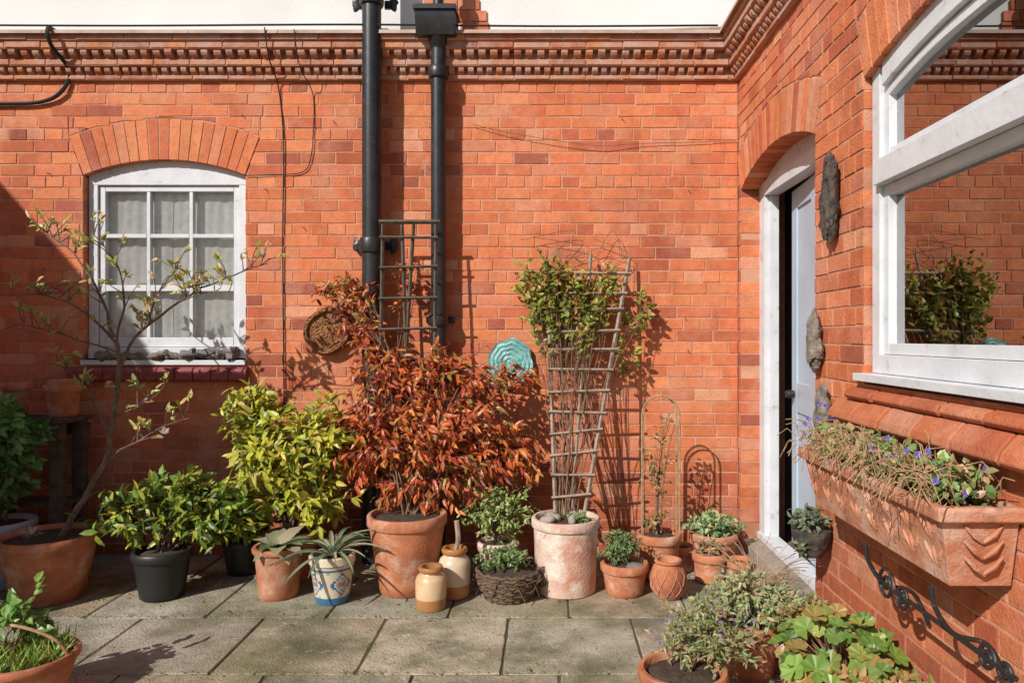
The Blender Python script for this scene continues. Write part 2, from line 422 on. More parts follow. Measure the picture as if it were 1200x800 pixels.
# ---- rear sash window
win=MB(); f=fb
box(win,f,-2.928,-2.872,-.12,-.05,1.30,2.42); box(win,f,-1.966,-1.910,-.12,-.05,1.30,2.42)
box(win,f,-2.926,-1.912,-.12,-.04,1.245,1.315)
k=14; us=[-2.926+(1.014)*i/k for i in range(k+1)]
prism(win,f,[(us[0],2.352)]+[(us[-1],2.352)]+[(u,AW.intr(u)+.02) for u in reversed(us)],-.048,-.12,ch=.003)
box(win,f,-2.868,-2.832,-.11,-.065,1.318,2.35); box(win,f,-2.006,-1.970,-.11,-.065,1.318,2.35)
box(win,f,-2.83,-2.008,-.11,-.065,2.315,2.35); box(win,f,-2.83,-2.008,-.11,-.063,1.318,1.378)
for u in(-2.556,-2.282): box(win,f,u-.011,u+.011,-.105,-.068,1.38,2.313)
for z,h in((2.03,.012),(1.695,.019)):
    for a,c in((-2.83,-2.569),(-2.543,-2.295),(-2.269,-2.008)): box(win,f,a,c,-.104,-.067,z-h,z+h)
box(win,f,-2.94,-1.90,-.05,.02,1.205,1.235)
win.obj('sash_window_frame','white',house,bevel=.003)
b=MB(); b.add([fb(-2.85,-.09,1.33),fb(-1.99,-.09,1.33),fb(-1.99,-.09,2.34),fb(-2.85,-.09,2.34)],[(0,1,2,3)]); b.obj('sash_window_glass','glassL',house,fix=False)
b=MB()
for (a,c,zt) in((-2.90,-2.425,2.40),(-2.435,-1.93,2.40)):
    nx=80;nz=16;vs=[];fs=[]
    for j in range(nz+1):
        for i in range(nx+1):
            u=a+(c-a)*i/nx; z=1.25+(zt-1.25)*j/nz
            n=-.128+.0026*math.sin(u*96+1.3*math.sin(z*2))+.0035*math.sin(u*37+z*3)+(.004 if a<-2.5 else 0)
            vs.append(fb(u+.008*math.sin(z*4+a),n,z))
    for j in range(nz):
        for i in range(nx): q=j*(nx+1)+i; fs.append((q,q+1,q+nx+2,q+nx+1))
    b.add(vs,fs)
b.obj('net_curtain','curtain',house,smooth=True,fix=False)
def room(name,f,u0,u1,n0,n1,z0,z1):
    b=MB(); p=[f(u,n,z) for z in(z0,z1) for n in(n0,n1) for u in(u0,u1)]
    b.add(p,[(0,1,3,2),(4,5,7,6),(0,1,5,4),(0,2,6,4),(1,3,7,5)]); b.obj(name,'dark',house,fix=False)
room('rear_room',fb,-3.2,-1.6,-1.6,-.16,.9,2.7)
b=MB(); u=-3.0
while u<-1.9:
    o_=U(-.003,.003)
    prism_u(b,fb,u+.002,u+.110,[(-.09,1.10),(.05+o_,1.10),(.062+o_,1.115),(.062+o_,1.17),(.045+o_,1.19),(-.09,1.20)]); u+=.1125
b.obj('window_sill','redsill',house,bevel=.004)

# ---- side casement window
win=MB(); f=fr
box(win,f,1.825,1.885,-.13,-.030,1.245,2.40); box(win,f,3.255,3.315,-.13,-.030,1.245,2.40)
box(win,f,1.887,3.253,-.13,-.028,1.245,1.315); box(win,f,1.80,3.34,-.05,.035,1.215,1.243)
k=18; us=[1.827+1.486*i/k for i in range(k+1)]
us2=list(reversed(us))
prism(win,f,[(u,AS.intr(u)-.085) for u in us if 1.885<u<3.255]+[(u,AS.intr(u)+.010) for u in us2 if 1.885<u<3.255],-.026,-.13,ch=.003)
prism(win,f,[(u,AS.intr(u)-.125) for u in us if 1.887<u<3.253]+[(u,AS.intr(u)-.09) for u in us2 if 1.887<u<3.253],-.046,-.12,ch=.003)
box(win,f,1.887,3.253,-.12,-.005,1.945,2.035)
box(win,f,1.887,1.925,-.10,-.045,1.317,1.943); box(win,f,3.215,3.253,-.10,-.045,1.317,1.943); box(win,f,1.927,3.213,-.10,-.045,1.317,1.357); box(win,f,1.927,3.213,-.10,-.045,1.903,1.943)
box(win,f,1.887,1.925,-.10,-.047,2.037,2.335); box(win,f,1.927,3.213,-.10,-.047,2.037,2.075)
win.obj('side_window_frame','white',house,bevel=.004)
b=MB(); b.add([fr(1.9,-.075,1.33),fr(3.24,-.075,1.33),fr(3.24,-.075,2.44),fr(1.9,-.075,2.44)],[(0,1,2,3)]); b.obj('side_window_glass','glassR',house,fix=False)
room('side_room',fr,1.5,4.2,-2.4,-.16,.4,2.9)
b=MB()
for row in range(2):
    u=1.74-(.1 if row else 0)
    while u<3.5:
        o_=U(-.004,.004)
        if row==0: nz=[(-.08,1.16),(.03+o_,1.14),(.045+o_,1.155),(.035+o_,1.175),(-.08,1.214)]
        else: nz=[(-.02,1.075),(.062+o_,1.05),(.078+o_,1.065),(.07+o_,1.09),(.03+o_,1.135),(-.02,1.145)]
        prism_u(b,fr,u+.004,u+.218,nz,bcol(.78)); u+=.225
b.obj('side_window_sill','brick',house,bevel=.005)

# ---- side door
d=MB()
box(d,fr,.045,.165,-.20,-.117,.17,2.24); box(d,fr,1.225,1.335,-.20,-.117,.17,2.24); box(d,fr,.045,1.335,-.20,-.115,2.243,2.33)
box(d,fr,.167,.185,-.20,-.15,.17,2.24)
k=14; us=[.05+1.28*i/k for i in range(k+1)]
prism(d,fr,[(us[0],2.332),(us[-1],2.332)]+[(u,AD.intr(min(max(u,.071),1.309))+.015) for u in reversed(us)],-.125,-.18,ch=.002)
box(d,fr,.045,1.335,-.20,-.10,.135,.17); box(d,fr,.10,1.29,-.12,-.105,.02,.132)
d.obj('door_frame','white',house,bevel=.003)
dl=empty('door_leaf',(0,0,0)); dl.parent=house
ang=math.radians(5); hx,hy=XR+.165,-1.22
def fd(u,n,z):
    cx,cy=math.sin(ang),math.cos(ang)
    return (hx+u*cx-n*cy, hy+u*cy+n*cx, z)
d=MB(); box(d,fd,0,.90,-.035,.0,.18,2.235)
for u0,u1 in((.0,.11),(.79,.90),(.405,.495)): box(d,fd,u0,u1,.0,.012,.18,2.235)
for z0,z1 in((.18,.40),(.95,1.12),(2.12,2.235)):
    box(d,fd,.112,.403,.0,.011,z0,z1); box(d,fd,.497,.788,.0,.011,z0,z1)
o=d.obj('panels','doorp',None,bevel=.003); o.parent=dl
b=MB(); lathe(b,(0,0,0),[(0.001,0),(.02,.0),(.026,.02),(.02,.045),(.001,.05)],16)
o=b.obj('door_knob','iron',None,smooth=True); o.parent=dl; o.location=fd(.84,.015,1.05); o.rotation_euler=(0,-math.pi/2,0)
room('hall',fr,-.3,1.45,-2.5,-.21,0.1,2.6)
b=MB(); box(b,fr,.02,1.38,-.22,-.005,-.02,.13); box(b,fr,.0,1.62,.0,.20,.003,.075)
b.obj('doorstep','stone',house,bevel=.008)

# ------------------------------------------------------------ ground
g=MB(); S=150
g.add([(-S,-S,-.045),(S,-S,-.045),(S,S,-.045),(-S,S,-.045)],[(0,1,2,3)]); g.obj('ground','ground',None,fix=False)
pav=empty('paving_slabs',(0,0,0))
b=MB(); box(b,fb,-8,XR+.1,0,8.5,-.04,-.007); b.obj('joints','joint',pav)
b=MB(); y=.18; row=0
SC=[(.47,.405,.32),(.43,.38,.30),(.49,.42,.33),(.40,.36,.285),(.45,.385,.30)]
while y>-8.4:
    y0=y-.60; x=-8+(row%2)*.3+(.06 if row%3 else .0)-.045
    while x<XR:
        x1=x+.60
        a=x+.003; c=min(x1-.003,XR+.05); t0=y0+.003; t1=min(y-.003,.0); zz=U(-.003,.003); tx=U(-.003,.003)
        if c-a>.05 and t1-t0>.04:
            cc=jit(random.choice(SC),.09); k=.005
            q=[(a,t0),(c,t0),(c,t1),(a,t1)]; hh=[zz+tx,zz-tx,zz-tx,zz+tx]; cx_,cy_=(a+c)/2,(t0+t1)/2
            per=[]
            for s_ in range(4):
                p0,p1=q[s_],q[(s_+1)%4]; h0,h1=hh[s_],hh[(s_+1)%4]
                for m_ in range(12):
                    t=m_/12; px_,py_=p0[0]+(p1[0]-p0[0])*t,p0[1]+(p1[1]-p0[1])*t
                    w_=.006*noise.noise(V((px_*16,py_*16,3.3)))+(.007 if m_==0 else 0)
                    dx,dy=cx_-px_,cy_-py_; l=math.hypot(dx,dy)
                    per.append((px_+dx/l*(abs(w_)),py_+dy/l*(abs(w_)),h0+(h1-h0)*t))
            K=len(per); vs=[]
            for p_ in per:
                dx,dy=cx_-p_[0],cy_-p_[1]; l=math.hypot(dx,dy); vs.append((p_[0]+dx/l*k,p_[1]+dy/l*k,p_[2]))
            for p_ in per: vs.append((p_[0],p_[1],p_[2]-.004))
            for p_ in per: vs.append((p_[0],p_[1],-.03))
            fs=[tuple(range(K))]
            for i in range(K): i2=(i+1)%K; fs+=[(i,i2,K+i2,K+i),(K+i,K+i2,2*K+i2,2*K+i)]
            b.add(vs,fs,cc)
        x=x1
    y-=.60; row+=1
b.obj('slabs','slab',pav)
b=MB()
for i in range(800):
    y=random.choice([-.42,-1.02,-1.62]) if R()<.6 else None
    if y is None: x=U(-3.4,1.0); y=-U(.0,.06)
    else: x=U(-3.4,1.1); y+=U(-.012,.012)
    leaf(b,V((x,y,0)),V((U(-1,1),U(-1,1),U(.3,1.2))),V((0,0,1)),U(.008,.026),.006,jit((.13,.18,.045)))
b.obj('joint_weeds','leaf',None,fix=False)
b=MB()
for i in range(420):
    x=U(-2.6,1.05); y=-U(.1,1.0) if R()<.75 else -U(.8,2.4)
    leaf(b,V((x,y,.006)),V((U(-1,1),U(-1,1),.1)),V((U(-.4,.4),U(-.4,.4),1)),U(.008,.028),U(.004,.012),jit(random.choice([(.25,.10,.04),(.3,.18,.06),(.22,.04,.02),(.2,.16,.08)])))
b.obj('fallen_leaves','leaf',None,fix=False)

# unseen wall and gabled block, added at left to shade the rear wall
ob=empty('shadow_caster_gable',(0,0,0))
fg=lambda u,n,z:(u,-1.62-n,z)
fg2=lambda u,n,z:(u,-1.5+n,z)
gw=empty('shadow_caster_wall',(0,0,0))
wall('face',fg,-4.19,-3.04,0,2.4,[],gw); wall('back_face',fg2,-4.19,-3.04,0,2.4,[],gw)
b=MB(); box(b,fg,-4.19,-3.045,-.10,-.02,0,2.399); box(b,fb,-4.19,-3.03,1.48,1.64,2.403,2.44); b.obj('core_and_coping','stone',gw)
YB=-2.66
b2=MB()
b2.add([(-6.2,-1.5,0),(-4.2,-1.5,0),(-4.2,-1.5,3.0),(-5.2,-1.5,4.2),(-6.2,-1.5,3.0),(-6.2,YB,0),(-4.2,YB,0),(-4.2,YB,3.0),(-5.2,YB,4.2),(-6.2,YB,3.0)],
 [(0,1,2,3,4),(5,6,7,8,9),(0,1,6,5),(1,2,7,6),(4,0,5,9)],(.5,.16,.08)); b2.obj('walls','brick',ob)
YC=YB-.06; b3=MB(); b3.add([(-4.12,-1.42,2.95),(-5.2,-1.42,4.25),(-5.2,YC,4.25),(-4.12,YC,2.95),(-4.12,-1.42,3.02),(-5.2,-1.42,4.32),(-5.2,YC,4.32),(-4.12,YC,3.02),
 (-6.28,-1.42,2.95),(-6.28,YC,2.95),(-6.28,-1.42,3.02),(-6.28,YC,3.02)],
 [(4,5,6,7),(0,1,2,3),(0,1,5,4),(2,3,7,6),(0,3,7,4),(10,5,6,11),(8,1,2,9),(8,1,5,10),(9,2,6,11),(8,9,11,10)]); b3.obj('roof','slate',ob)

# ------------------------------------------------------------ rainwater pipes
def collar(b,x,y,z,r,h=.07): lathe(b,(x,y,z),[(r*.9,0),(r+.012,0),(r+.016,.012),(r+.016,h-.012),(r+.01,h),(r*.9,h)],24)
p=MB(); x,y=-1.075,-.125
tube(p,[(x,y,.0),(x,y,4.5)],.058,24)
for z in(.45,1.9,3.42): collar(p,x,y,z,.058,.09)
for z in(1.93,3.45):
    for s in(-1,1):
        box(p,fb,x+s*.055 if s>0 else x-.13,x+.13 if s>0 else x-.055,.0,.02,z,z+.05)
        lump(p,(x+s*.115,-.03,z+.025),(.03,.012,.045),amp=.3,fs_=20,seg=10)
    box(p,fb,x-.03,x+.03,.0,.1,z+.01,z+.04)
dp=p.obj('drainpipe','black',None,smooth=True)
p=MB(); x=-.668; y=-.10
tube(p,[(x,y,.0),(x,y,3.32)],.046,24)
for z in(.5,1.45,2.98): collar(p,x,y,z,.046,.07)
for z in(1.47,3.0): box(p,fb,x-.09,x+.09,.0,.018,z,z+.04); box(p,fb,x-.02,x+.02,.0,.08,z,z+.04)
prism_u(p,fb,x-.125,x+.115,[(.02,3.30),(.02,3.37),(.22,3.37),(.22,3.31),(.18,3.22),(.04,3.22)])
prism_u(p,fb,x-.135,x+.125,[(.015,3.355),(.015,3.385),(.235,3.385),(.235,3.355)])
tube(p,[(x,y-.02,3.25),(x,y,3.17)],[.07,.048],16)
tube(p,[(x,y,3.36),(x,y,4.5)],.034,18); collar(p,x,y,3.62,.034,.06)
p.obj('drainpipe','black',None,smooth=True,bevel=.002)

# cables
def cable(name,pts,r,mat='cable'):
    b=MB(); tube(b,smoothpts(pts,8),r,6); b.obj(name,mat,None,smooth=True)
cable('power_cable',[(-3.9,-.02,2.84),(-3.46,-.02,2.85),(-3.2,-.02,2.86),(-3.06,-.025,2.92),(-3.0,-.03,3.05),(-3.03,-.16,3.17),(-3.04,-.16,3.27),(-3.1,.1,3.3)],.012)
cable('telephone_cable',[(-1.72,-.165,3.27),(-1.71,-.12,3.1),(-1.69,-.012,2.95),(-1.66,-.01,2.6),(-1.665,-.01,2.0),(-1.66,-.01,1.4),(-1.655,-.01,.9)],.004)
cable('telephone_cable',[(-1.54,-.165,3.26),(-1.52,-.12,3.05),(-1.475,-.012,2.92),(-1.47,-.01,2.7),(-1.49,-.01,2.5),(-1.55,-.01,2.42),(-1.75,-.01,2.405),(-1.9,-.01,2.40)],.003)
cable('training_wire',[(-.46,-.015,2.72),(-.2,-.03,2.66),(.3,-.03,2.585),(.6,-.02,2.60),(1.2,-.012,2.62)],.002,'twig')
cable('gutter_cable',[(-4,-.158,3.29),(-2.6,-.158,3.283),(-1.2,-.158,3.29),(0,-.158,3.28),(1.05,-.158,3.285)],.006)
b=MB()
for i in range(26):
    x=U(-3.2,1.1); z=U(1.2,2.9)
    if -2.98<x<-1.85 and z<2.7: continue
    tube(b,[(x,.0,z),(x+U(-.004,.004),-.022,z-U(0,.006))],.0028,5)
b.obj('old_wall_nails','iron',None)

# ------------------------------------------------------------ wall plaques
def disc(name,c,r,mat,irr,ring,t=.025,fq=1.6,sz=1):
    b=MB(); seg=72; rings=16; vs=[];fs=[]; off=V((U(0,9),3,5))
    for j in range(rings+1):
        q=j/rings
        for i in range(seg):
            a=2*math.pi*i/seg; rr=r*(1+irr*noise.noise(V((math.cos(a)*fq,math.sin(a)*fq,0))+off))*q
            h=ring(q,a)
            vs.append((c[0]+rr*math.cos(a),c[1]-t-h,c[2]+rr*math.sin(a)*sz))
    for j in range(rings):
        for i in range(seg):
            i2=(i+1)%seg; fs.append((j*seg+i,j*seg+i2,(j+1)*seg+i2,(j+1)*seg+i))
    o=len(vs)
    for i in range(seg): v=vs[rings*seg+i]; vs.append((v[0],c[1],v[2]))
    for i in range(seg):
        i2=(i+1)%seg; fs.append((rings*seg+i,rings*seg+i2,o+i2,o+i))
    b.add(vs,fs); b.obj(name,mat,None,smooth=True)
disc('honeycomb_plaque',(-1.372,-.02,1.42),.15,'honey',.10,lambda q,a:(.02 if .78<q<.98 else .002*math.sin(q*30)),.03)
disc('turquoise_ceramic_plaque',(-.225,-.02,1.215),.142,'turq',.16,lambda q,a:.004*math.sin(q*34+1.2*math.sin(a*2))+.006*math.sin(a*3+q*4)*q,.03,2.2,1.08)

def drift(name,c,rad,rot,axis,mat,amp=.45,n=1,fs_=7):
    b=MB(); lump(b,c,rad,rot,axis,amp,fs_,24)
    for k in range(n):
        d=V((U(-.3,.3)*rad[0],U(-.3,.3)*rad[1],U(-.9,.9)*rad[2])); m=Matrix.Rotation(rot,3,axis)
        lump(b,V(c)+m@d,(rad[0]*U(.5,.9),rad[1]*U(.6,1.1),rad[2]*U(.3,.5)),rot+U(-.3,.3),axis,amp,fs_*1.5,14)
    b.obj(name,mat,None,smooth=True)
drift('driftwood_ornament',(XR-.035,-1.575,1.955),(.03,.055,.175),.0,'X','darkdrift',.35,4,9)
drift('driftwood_ornament',(XR-.035,-1.40,1.36),(.03,.045,.13),.06,'X','drift',.35,4,9)
drift('driftwood_ornament',(XR-.04,-1.52,1.04),(.03,.05,.12),-.3,'X','drift',.35,4,9)
b=MB()
for i in range(4):
    x=-2.82+i*.17; tube(b,smoothpts([(x,.0+U(-.02,.02),1.255+U(0,.02)),(x+.08,-.01,1.25+U(0,.05)),(x+.17,.0,1.24+U(0,.05)),(x+.26,.0,1.25)]),[.012+.012*R() for _ in range(19)],7)
for i in range(7): lump(b,(-2.86+U(0,.5),U(-.02,.01),1.26),(U(.03,.06),.03,U(.018,.03)),amp=.5,fs_=14)
b.obj('driftwood','drift',None,smooth=True)
b=MB()
for i in range(6): lump(b,(-2.26+i*.055+U(-.02,.02),U(-.02,.01),1.27+U(0,.015)),(U(.035,.06),.035,U(.02,.04)),amp=.6,fs_=16)
b.obj('weathered_stones','slate',None,smooth=True)

# ------------------------------------------------------------ pots
def pot(parent,x,y,z,rt,rb,h,mat='terra',rim=.045,rt_=.012,name='pot',soil=True,wob=.005):
    b=MB(); ri=rt-rt_
    prof=[(rb*.6,0),(rb-.008,0),(rb,.008)]
    n=6
    for i in range(1,n+1): t=i/n; prof.append((rb+(ri-rb)*t,.008+(h-rim-.008)*t))
    prof+=[(rt-.003,h-rim+.002),(rt,h-rim+.008),(rt,h-.008),(rt-.006,h),(rt-.02,h),(rt-.026,h-.008),(rt-.03,h-.06),(.01,h-.06)]
    lathe(b,(x,y,z),prof,40,wob=wob); b.obj(name,mat,parent,smooth=True)
    if soil:
        s=MB()
        lathe(s,(x,y,z),[(rt-.024,h-.03),((rt-.02)*.7,h-.02+U(0,.01)),((rt-.02)*.35,h-.012),(.01,h-.01)],24,wob=.01); s.obj('soil','soil',parent,smooth=True)
def P(name,x,y,rt,rb,h,mat='terra',z=0,**k):
    e=empty(name,(x,y,z)); pot(e,x,y,z,rt,rb,h,mat,**k); return e
YG=[(.46,.47,.045),(.36,.41,.04),(.57,.53,.07),(.20,.27,.03),(.55,.45,.10),(.50,.50,.06)]
DG=[(.07,.13,.025),(.10,.17,.03),(.14,.22,.04),(.05,.09,.02),(.26,.30,.05)]
RD=[(.56,.11,.035),(.64,.18,.045),(.46,.075,.03),(.22,.035,.022),(.68,.27,.07),(.52,.12,.045),(.60,.15,.04),(.38,.14,.045),(.30,.22,.05)]
CG=[(.19,.26,.04),(.27,.33,.05),(.13,.19,.03),(.36,.36,.06),(.46,.25,.07)]
PG=[(.36,.43,.14),(.28,.36,.10),(.44,.48,.19),(.20,.28,.08)]
GG=[(.14,.18,.12),(.18,.22,.15),(.10,.14,.08),(.22,.24,.15)]

# magnolia in terracotta pot
e=P('potted_magnolia_tree',-2.64,-.745,.238,.165,.34)
bs=MB(); bl=MB(); YT=-.62
def br(pts,r0,r1,nl=0,L=.07):
    pts=[V(p) for p in pts]; sp=smoothpts(pts,5); n=len(sp)
    sp=[p_+V((noise.noise(p_*9)*.014,0,noise.noise(p_*9+V((7,7,7)))*.014)) for p_ in sp]
    tube(bs,sp,[r0+(r1-r0)*i/(n-1) for i in range(n)],6)
    for i in range(int(nl*1.3)):
        t=U(.25,1); q=sp[int(t*(n-1))]; d=(rdir()*.7+V((U(-.3,.3),0,.8))).normalized()
        e2=q+d*U(.04,.16); tube(bs,[q,(q+e2)/2+rdir()*.01,e2],[.0035,.0028,.002],4)
        for k in range(random.choice([2,3,4])):
            leaf(bl,e2-d*U(0,.04),(d+rdir()*.8),V((U(-.6,.2),-.8,.7)),U(.03,L),U(.014,.028),jit(random.choice([(.34,.36,.07),(.46,.40,.11),(.24,.28,.06),(.50,.34,.14)])))
br([(-2.60,-.74,.3),(-2.53,-.72,.42),(-2.38,-.68,.72),(-2.35,-.65,1.0),(-2.34,-.62,1.2),(-2.36,YT,1.36)],.019,.011)
br([(-2.36,YT,1.34),(-2.5,YT,1.50),(-2.7,YT-.04,1.60),(-2.97,YT-.06,1.61)],.008,.003,13)
br([(-2.34,YT,1.22),(-2.22,-.6,1.42),(-2.0,-.56,1.60),(-1.80,-.53,1.71),(-1.58,-.50,1.80)],.009,.003,22)
br([(-2.37,YT,1.38),(-2.46,-.6,1.62),(-2.62,-.57,1.84),(-2.80,-.55,1.97)],.008,.003,14)
br([(-2.36,YT,1.36),(-2.32,-.6,1.58),(-2.38,-.6,1.80),(-2.52,-.6,1.96)],.007,.0025,12)
br([(-2.20,-.6,1.44),(-2.12,-.64,1.62),(-1.98,-.66,1.77)],.006,.002,9)
br([(-2.05,-.57,1.57),(-1.9,-.6,1.62),(-1.72,-.62,1.63)],.005,.002,8)
br([(-2.35,-.66,.95),(-2.18,-.66,1.02),(-2.05,-.64,1.14)],.006,.002,7)
br([(-2.39,-.69,.70),(-2.2,-.7,.82),(-2.02,-.68,.92),(-1.93,-.68,.94)],.006,.002,8)
br([(-2.36,-.67,.85),(-2.5,-.64,1.08),(-2.62,-.63,1.2),(-2.68,-.63,1.22)],.006,.002,8)
br([(-2.35,YT,1.3),(-2.6,-.66,1.38),(-2.8,-.7,1.44),(-2.92,-.7,1.42)],.006,.002,8)
for c in((-1.60,-.5,1.83),(-2.05,-.68,.86)):
    for k in range(9):
        a=k*.7+U(-.2,.2); leaf(bl,V(c),V((math.cos(a),-.5,math.sin(a)*.6+.5)),V((0,-.5,1)),U(.035,.055),.026,(.75,.68,.64),curl=-.4)
bs.obj('branches','bark',e,smooth=True,fix=False); bl.obj('foliage','leaf',e,fix=False)
b=MB()
for k in range(26):
    a=U(0,6.28); leaf(b,V((-2.62,-.90,.37)),V((math.cos(a),math.sin(a)*.6-.3,U(.2,.9))),V((0,0,1)),.06,.012,(.45,.46,.42))
b.obj('cactus_rosette','leaf',e,fix=False)

# green bush in black pot
e=P('potted_green_shrub',-2.05,-.72,.15,.11,.25,'blackpot')
shrub(e,(-2.05,-.72,.22),[((-2.22,-.66,.42),(.27,.22,.19),1),((-1.80,-.62,.40),(.30,.2,.17),1.1),((-2.0,-.6,.52),(.32,.2,.14),.8)],210,9,.074,.029,
  [(.14,.22,.03),(.20,.29,.04),(.34,.38,.05),(.48,.46,.06),(.08,.14,.025)],r=.007)
# yellow bush
e=P('potted_yellow_shrub',-1.47,-.42,.16,.12,.26)
shrub(e,(-1.47,-.42,.22),[((-1.55,-.42,.62),(.33,.22,.33),1.4),((-1.28,-.45,.82),(.28,.2,.26),1),((-1.70,-.4,.93),(.2,.15,.2),.55),((-1.35,-.5,.5),(.3,.2,.2),.6)],350,9,.078,.029,YG,r=.009,up=.2)
# red shrub
e=P('potted_red_creeper',-.76,-.625,.217,.15,.42,rim=.06)
shrub(e,(-.76,-.6,.38),[((-.56,-.46,.78),(.46,.25,.32),2.6),((-1.0,-.45,.80),(.32,.2,.32),1.4),((-.60,-.38,1.16),(.32,.16,.22),1.0),((-.24,-.42,.70),(.26,.2,.28),1.1),((-.72,-.5,.50),(.34,.16,.14),.6),((-.20,-.22,1.15),(.22,.10,.10),.25),((-.97,-.3,1.22),(.22,.14,.18),.6)],
  900,8,.066,.021,RD,r=.006,up=.25,droop=.65,limbs=3,smat='twig',spread=.8,curl=.35)
shrub(e,(-.90,-.3,1.2),[((-1.22,-.15,1.68),(.22,.06,.13),1.5),((-1.12,-.2,1.45),(.20,.07,.15),1.0),((-.85,-.16,1.75),(.14,.06,.22),.5)],125,7,.052,.020,RD+[(.3,.3,.05)],r=.003,droop=.5,smat='twig',names=('upper_stems','upper_foliage'))
# pale green bush in limed pot
e=P('potted_hebe',-.28,-.45,.12,.09,.22,'limed')
shrub(e,(-.28,-.47,.2),[((-.28,-.47,.42),(.21,.16,.21),1)],190,11,.034,.014,PG,r=.004)
# basket with sedum
e=empty('wicker_basket_planter',(-.2,-.735,0)); b=MB()
for k in range(9):
    z=.012+k*.017; rr=.12+.045*math.sin(min(1,k/8)*1.7); seg=40
    tube(b,[(-.2+rr*math.cos(a*2*math.pi/seg)*(1+.02*(-1)**(a//2+k)),-.735+rr*math.sin(a*2*math.pi/seg)*(1+.02*(-1)**(a//2+k)),z+.004*(-1)**a) for a in range(seg+1)],.0095,6)
for k in range(4): tube(b,smoothpts([(-.05,-.74,.15),(-.0,-.75,.13+.01*k),(.0,-.76,.08),(-.05,-.76,.05)]),.005,5)
for k in range(30):
    a=U(0,6.28); tube(b,[V((-.2+.15*math.cos(a),-.735+.15*math.sin(a),U(.03,.14))),V((-.2+.17*math.cos(a+.2),-.735+.17*math.sin(a+.2),U(.03,.15))),V((-.2+.19*math.cos(a+.4),-.735+.19*math.sin(a+.4),U(.02,.17)))],.003,4)
b.obj('basket','wicker',e,smooth=True); b=MB(); lathe(b,(-.2,-.735,0),[(.12,.02),(.15,.13),(.08,.145),(.01,.15)],24); b.obj('soil','soil',e,smooth=True)
shrub(e,(-.2,-.73,.13),[((-.23,-.73,.20),(.15,.1,.07),1)],95,8,.024,.012,[(.17,.27,.08),(.24,.34,.11),(.11,.18,.05)],r=.003)
# limed pot with fan trellis & climber
e=P('potted_climber',.107,-.625,.188,.165,.40,'limed',rim=.05)
yl=lambda z:-.52+(z-.35)*.29
b=MB()
def rail(x0,z0,x1,z1,w=.009):
    tube(b,[(x0,yl(z0),z0),((x0+x1)/2+U(-.006,.006),yl((z0+z1)/2),(z0+z1)/2),(x1,yl(z1),z1)],w,4)
rail(.055,.33,.005,1.86,.012); rail(.205,.33,.52,1.87,.012); rail(.14,.33,.28,1.90,.010)
for k in range(12):
    z=.47+k*.118; t=(z-.33)/1.53; xa=.055-.05*t-.02; xb=.205+.315*t+.02
    tube(b,[(xa,yl(z)-.018,z+U(-.012,.012)),(xb,yl(z)-.018,z+U(-.016,.016)+.01)],.009,4)
b.obj('fan_trellis','wood',e)
shrub(e,(.10,-.50,.38),[((-.02,-.12,1.73),(.21,.10,.20),1.3),((.20,-.14,1.62),(.28,.10,.17),1.0),((.05,-.12,1.50),(.22,.09,.12),.6),((.30,-.13,1.76),(.2,.08,.08),.35)],
  260,8,.046,.028,CG,r=.004,smat='twig',limbs=3,up=.1,names=('climber_stems','climber_foliage'))
shrub(e,(.40,-.25,1.2),[((.58,-.10,1.52),(.14,.06,.2),1),((.48,-.12,1.25),(.13,.07,.14),.5)],38,5,.045,.026,CG,r=.003,smat='twig',limbs=2,names=('side_stems','side_foliage'))
b=MB()
for k in range(14):
    x0=.12+U(-.06,.07); x1=U(-.02,.5); z1=U(1.1,1.9); yo=U(-.02,.03)
    pts=[V((x0,-.53+U(-.03,.03),.36))]
    for m_ in range(1,7):
        t=m_/6; z=.36+(z1-.36)*t; pts.append(V((x0+(x1-x0)*t**1.2+U(-.035,.035),min(-.03,yl(z)+yo),z)))
    tube(b,smoothpts(pts,4),U(.002,.0045),4)
for k in range(14):
    x0=U(0,.5); z0=U(1.6,1.9)
    tube(b,smoothpts([(x0,-.08,z0),(x0+U(-.15,.15),-.06,z0+U(.05,.2)),(x0+U(-.3,.3),-.05,z0+U(-.05,.25))],5),.0018,4)
b.obj('woody_stems','twig',e,smooth=True,fix=False)
b=MB()
for k in range(7): lump(b,(.107+U(-.1,.1),-.66+U(-.06,.06),.40),(U(.02,.045),.03,.025),amp=.2,fs_=9)
b.obj('pebbles','stone',e,smooth=True)
shrub(e,(.15,-.68,.36),[((.17,-.7,.41),(.09,.06,.03),1)],24,6,.02,.012,[(.17,.26,.08),(.24,.33,.12)],r=.002,names=('sedum_stems','sedum'))
# hoop pot
e=P('potted_rose_with_hoop',.647,-.425,.132,.10,.26,'terra',rim=.05)
b=MB()
for q,yo in((0,0),(.03,.03)):
    pts=[(.552+q*.4,-.42+yo,.2),(.552+q*.4,-.42+yo,.93)]+[(.66+(-.108+q*.4)*math.cos(a),-.42+yo,.93+.115*math.sin(a)) for a in [math.pi*i/10 for i in range(1,10)]]+[(.768-q*.4,-.42+yo,.93),(.768-q*.4,-.42+yo,.2)]
    tube(b,pts,.0055,6)
b.obj('hoop','wick2',e,smooth=True)
shrub(e,(.64,-.42,.24),[((.64,-.40,.62),(.12,.08,.25),1),((.70,-.38,.85),(.1,.06,.12),.4),((.62,-.42,.34),(.1,.08,.07),.6)],52,5,.036,.018,[(.36,.25,.10),(.22,.22,.07),(.42,.17,.08),(.45,.32,.15)],r=.006,smat='twig',limbs=2)
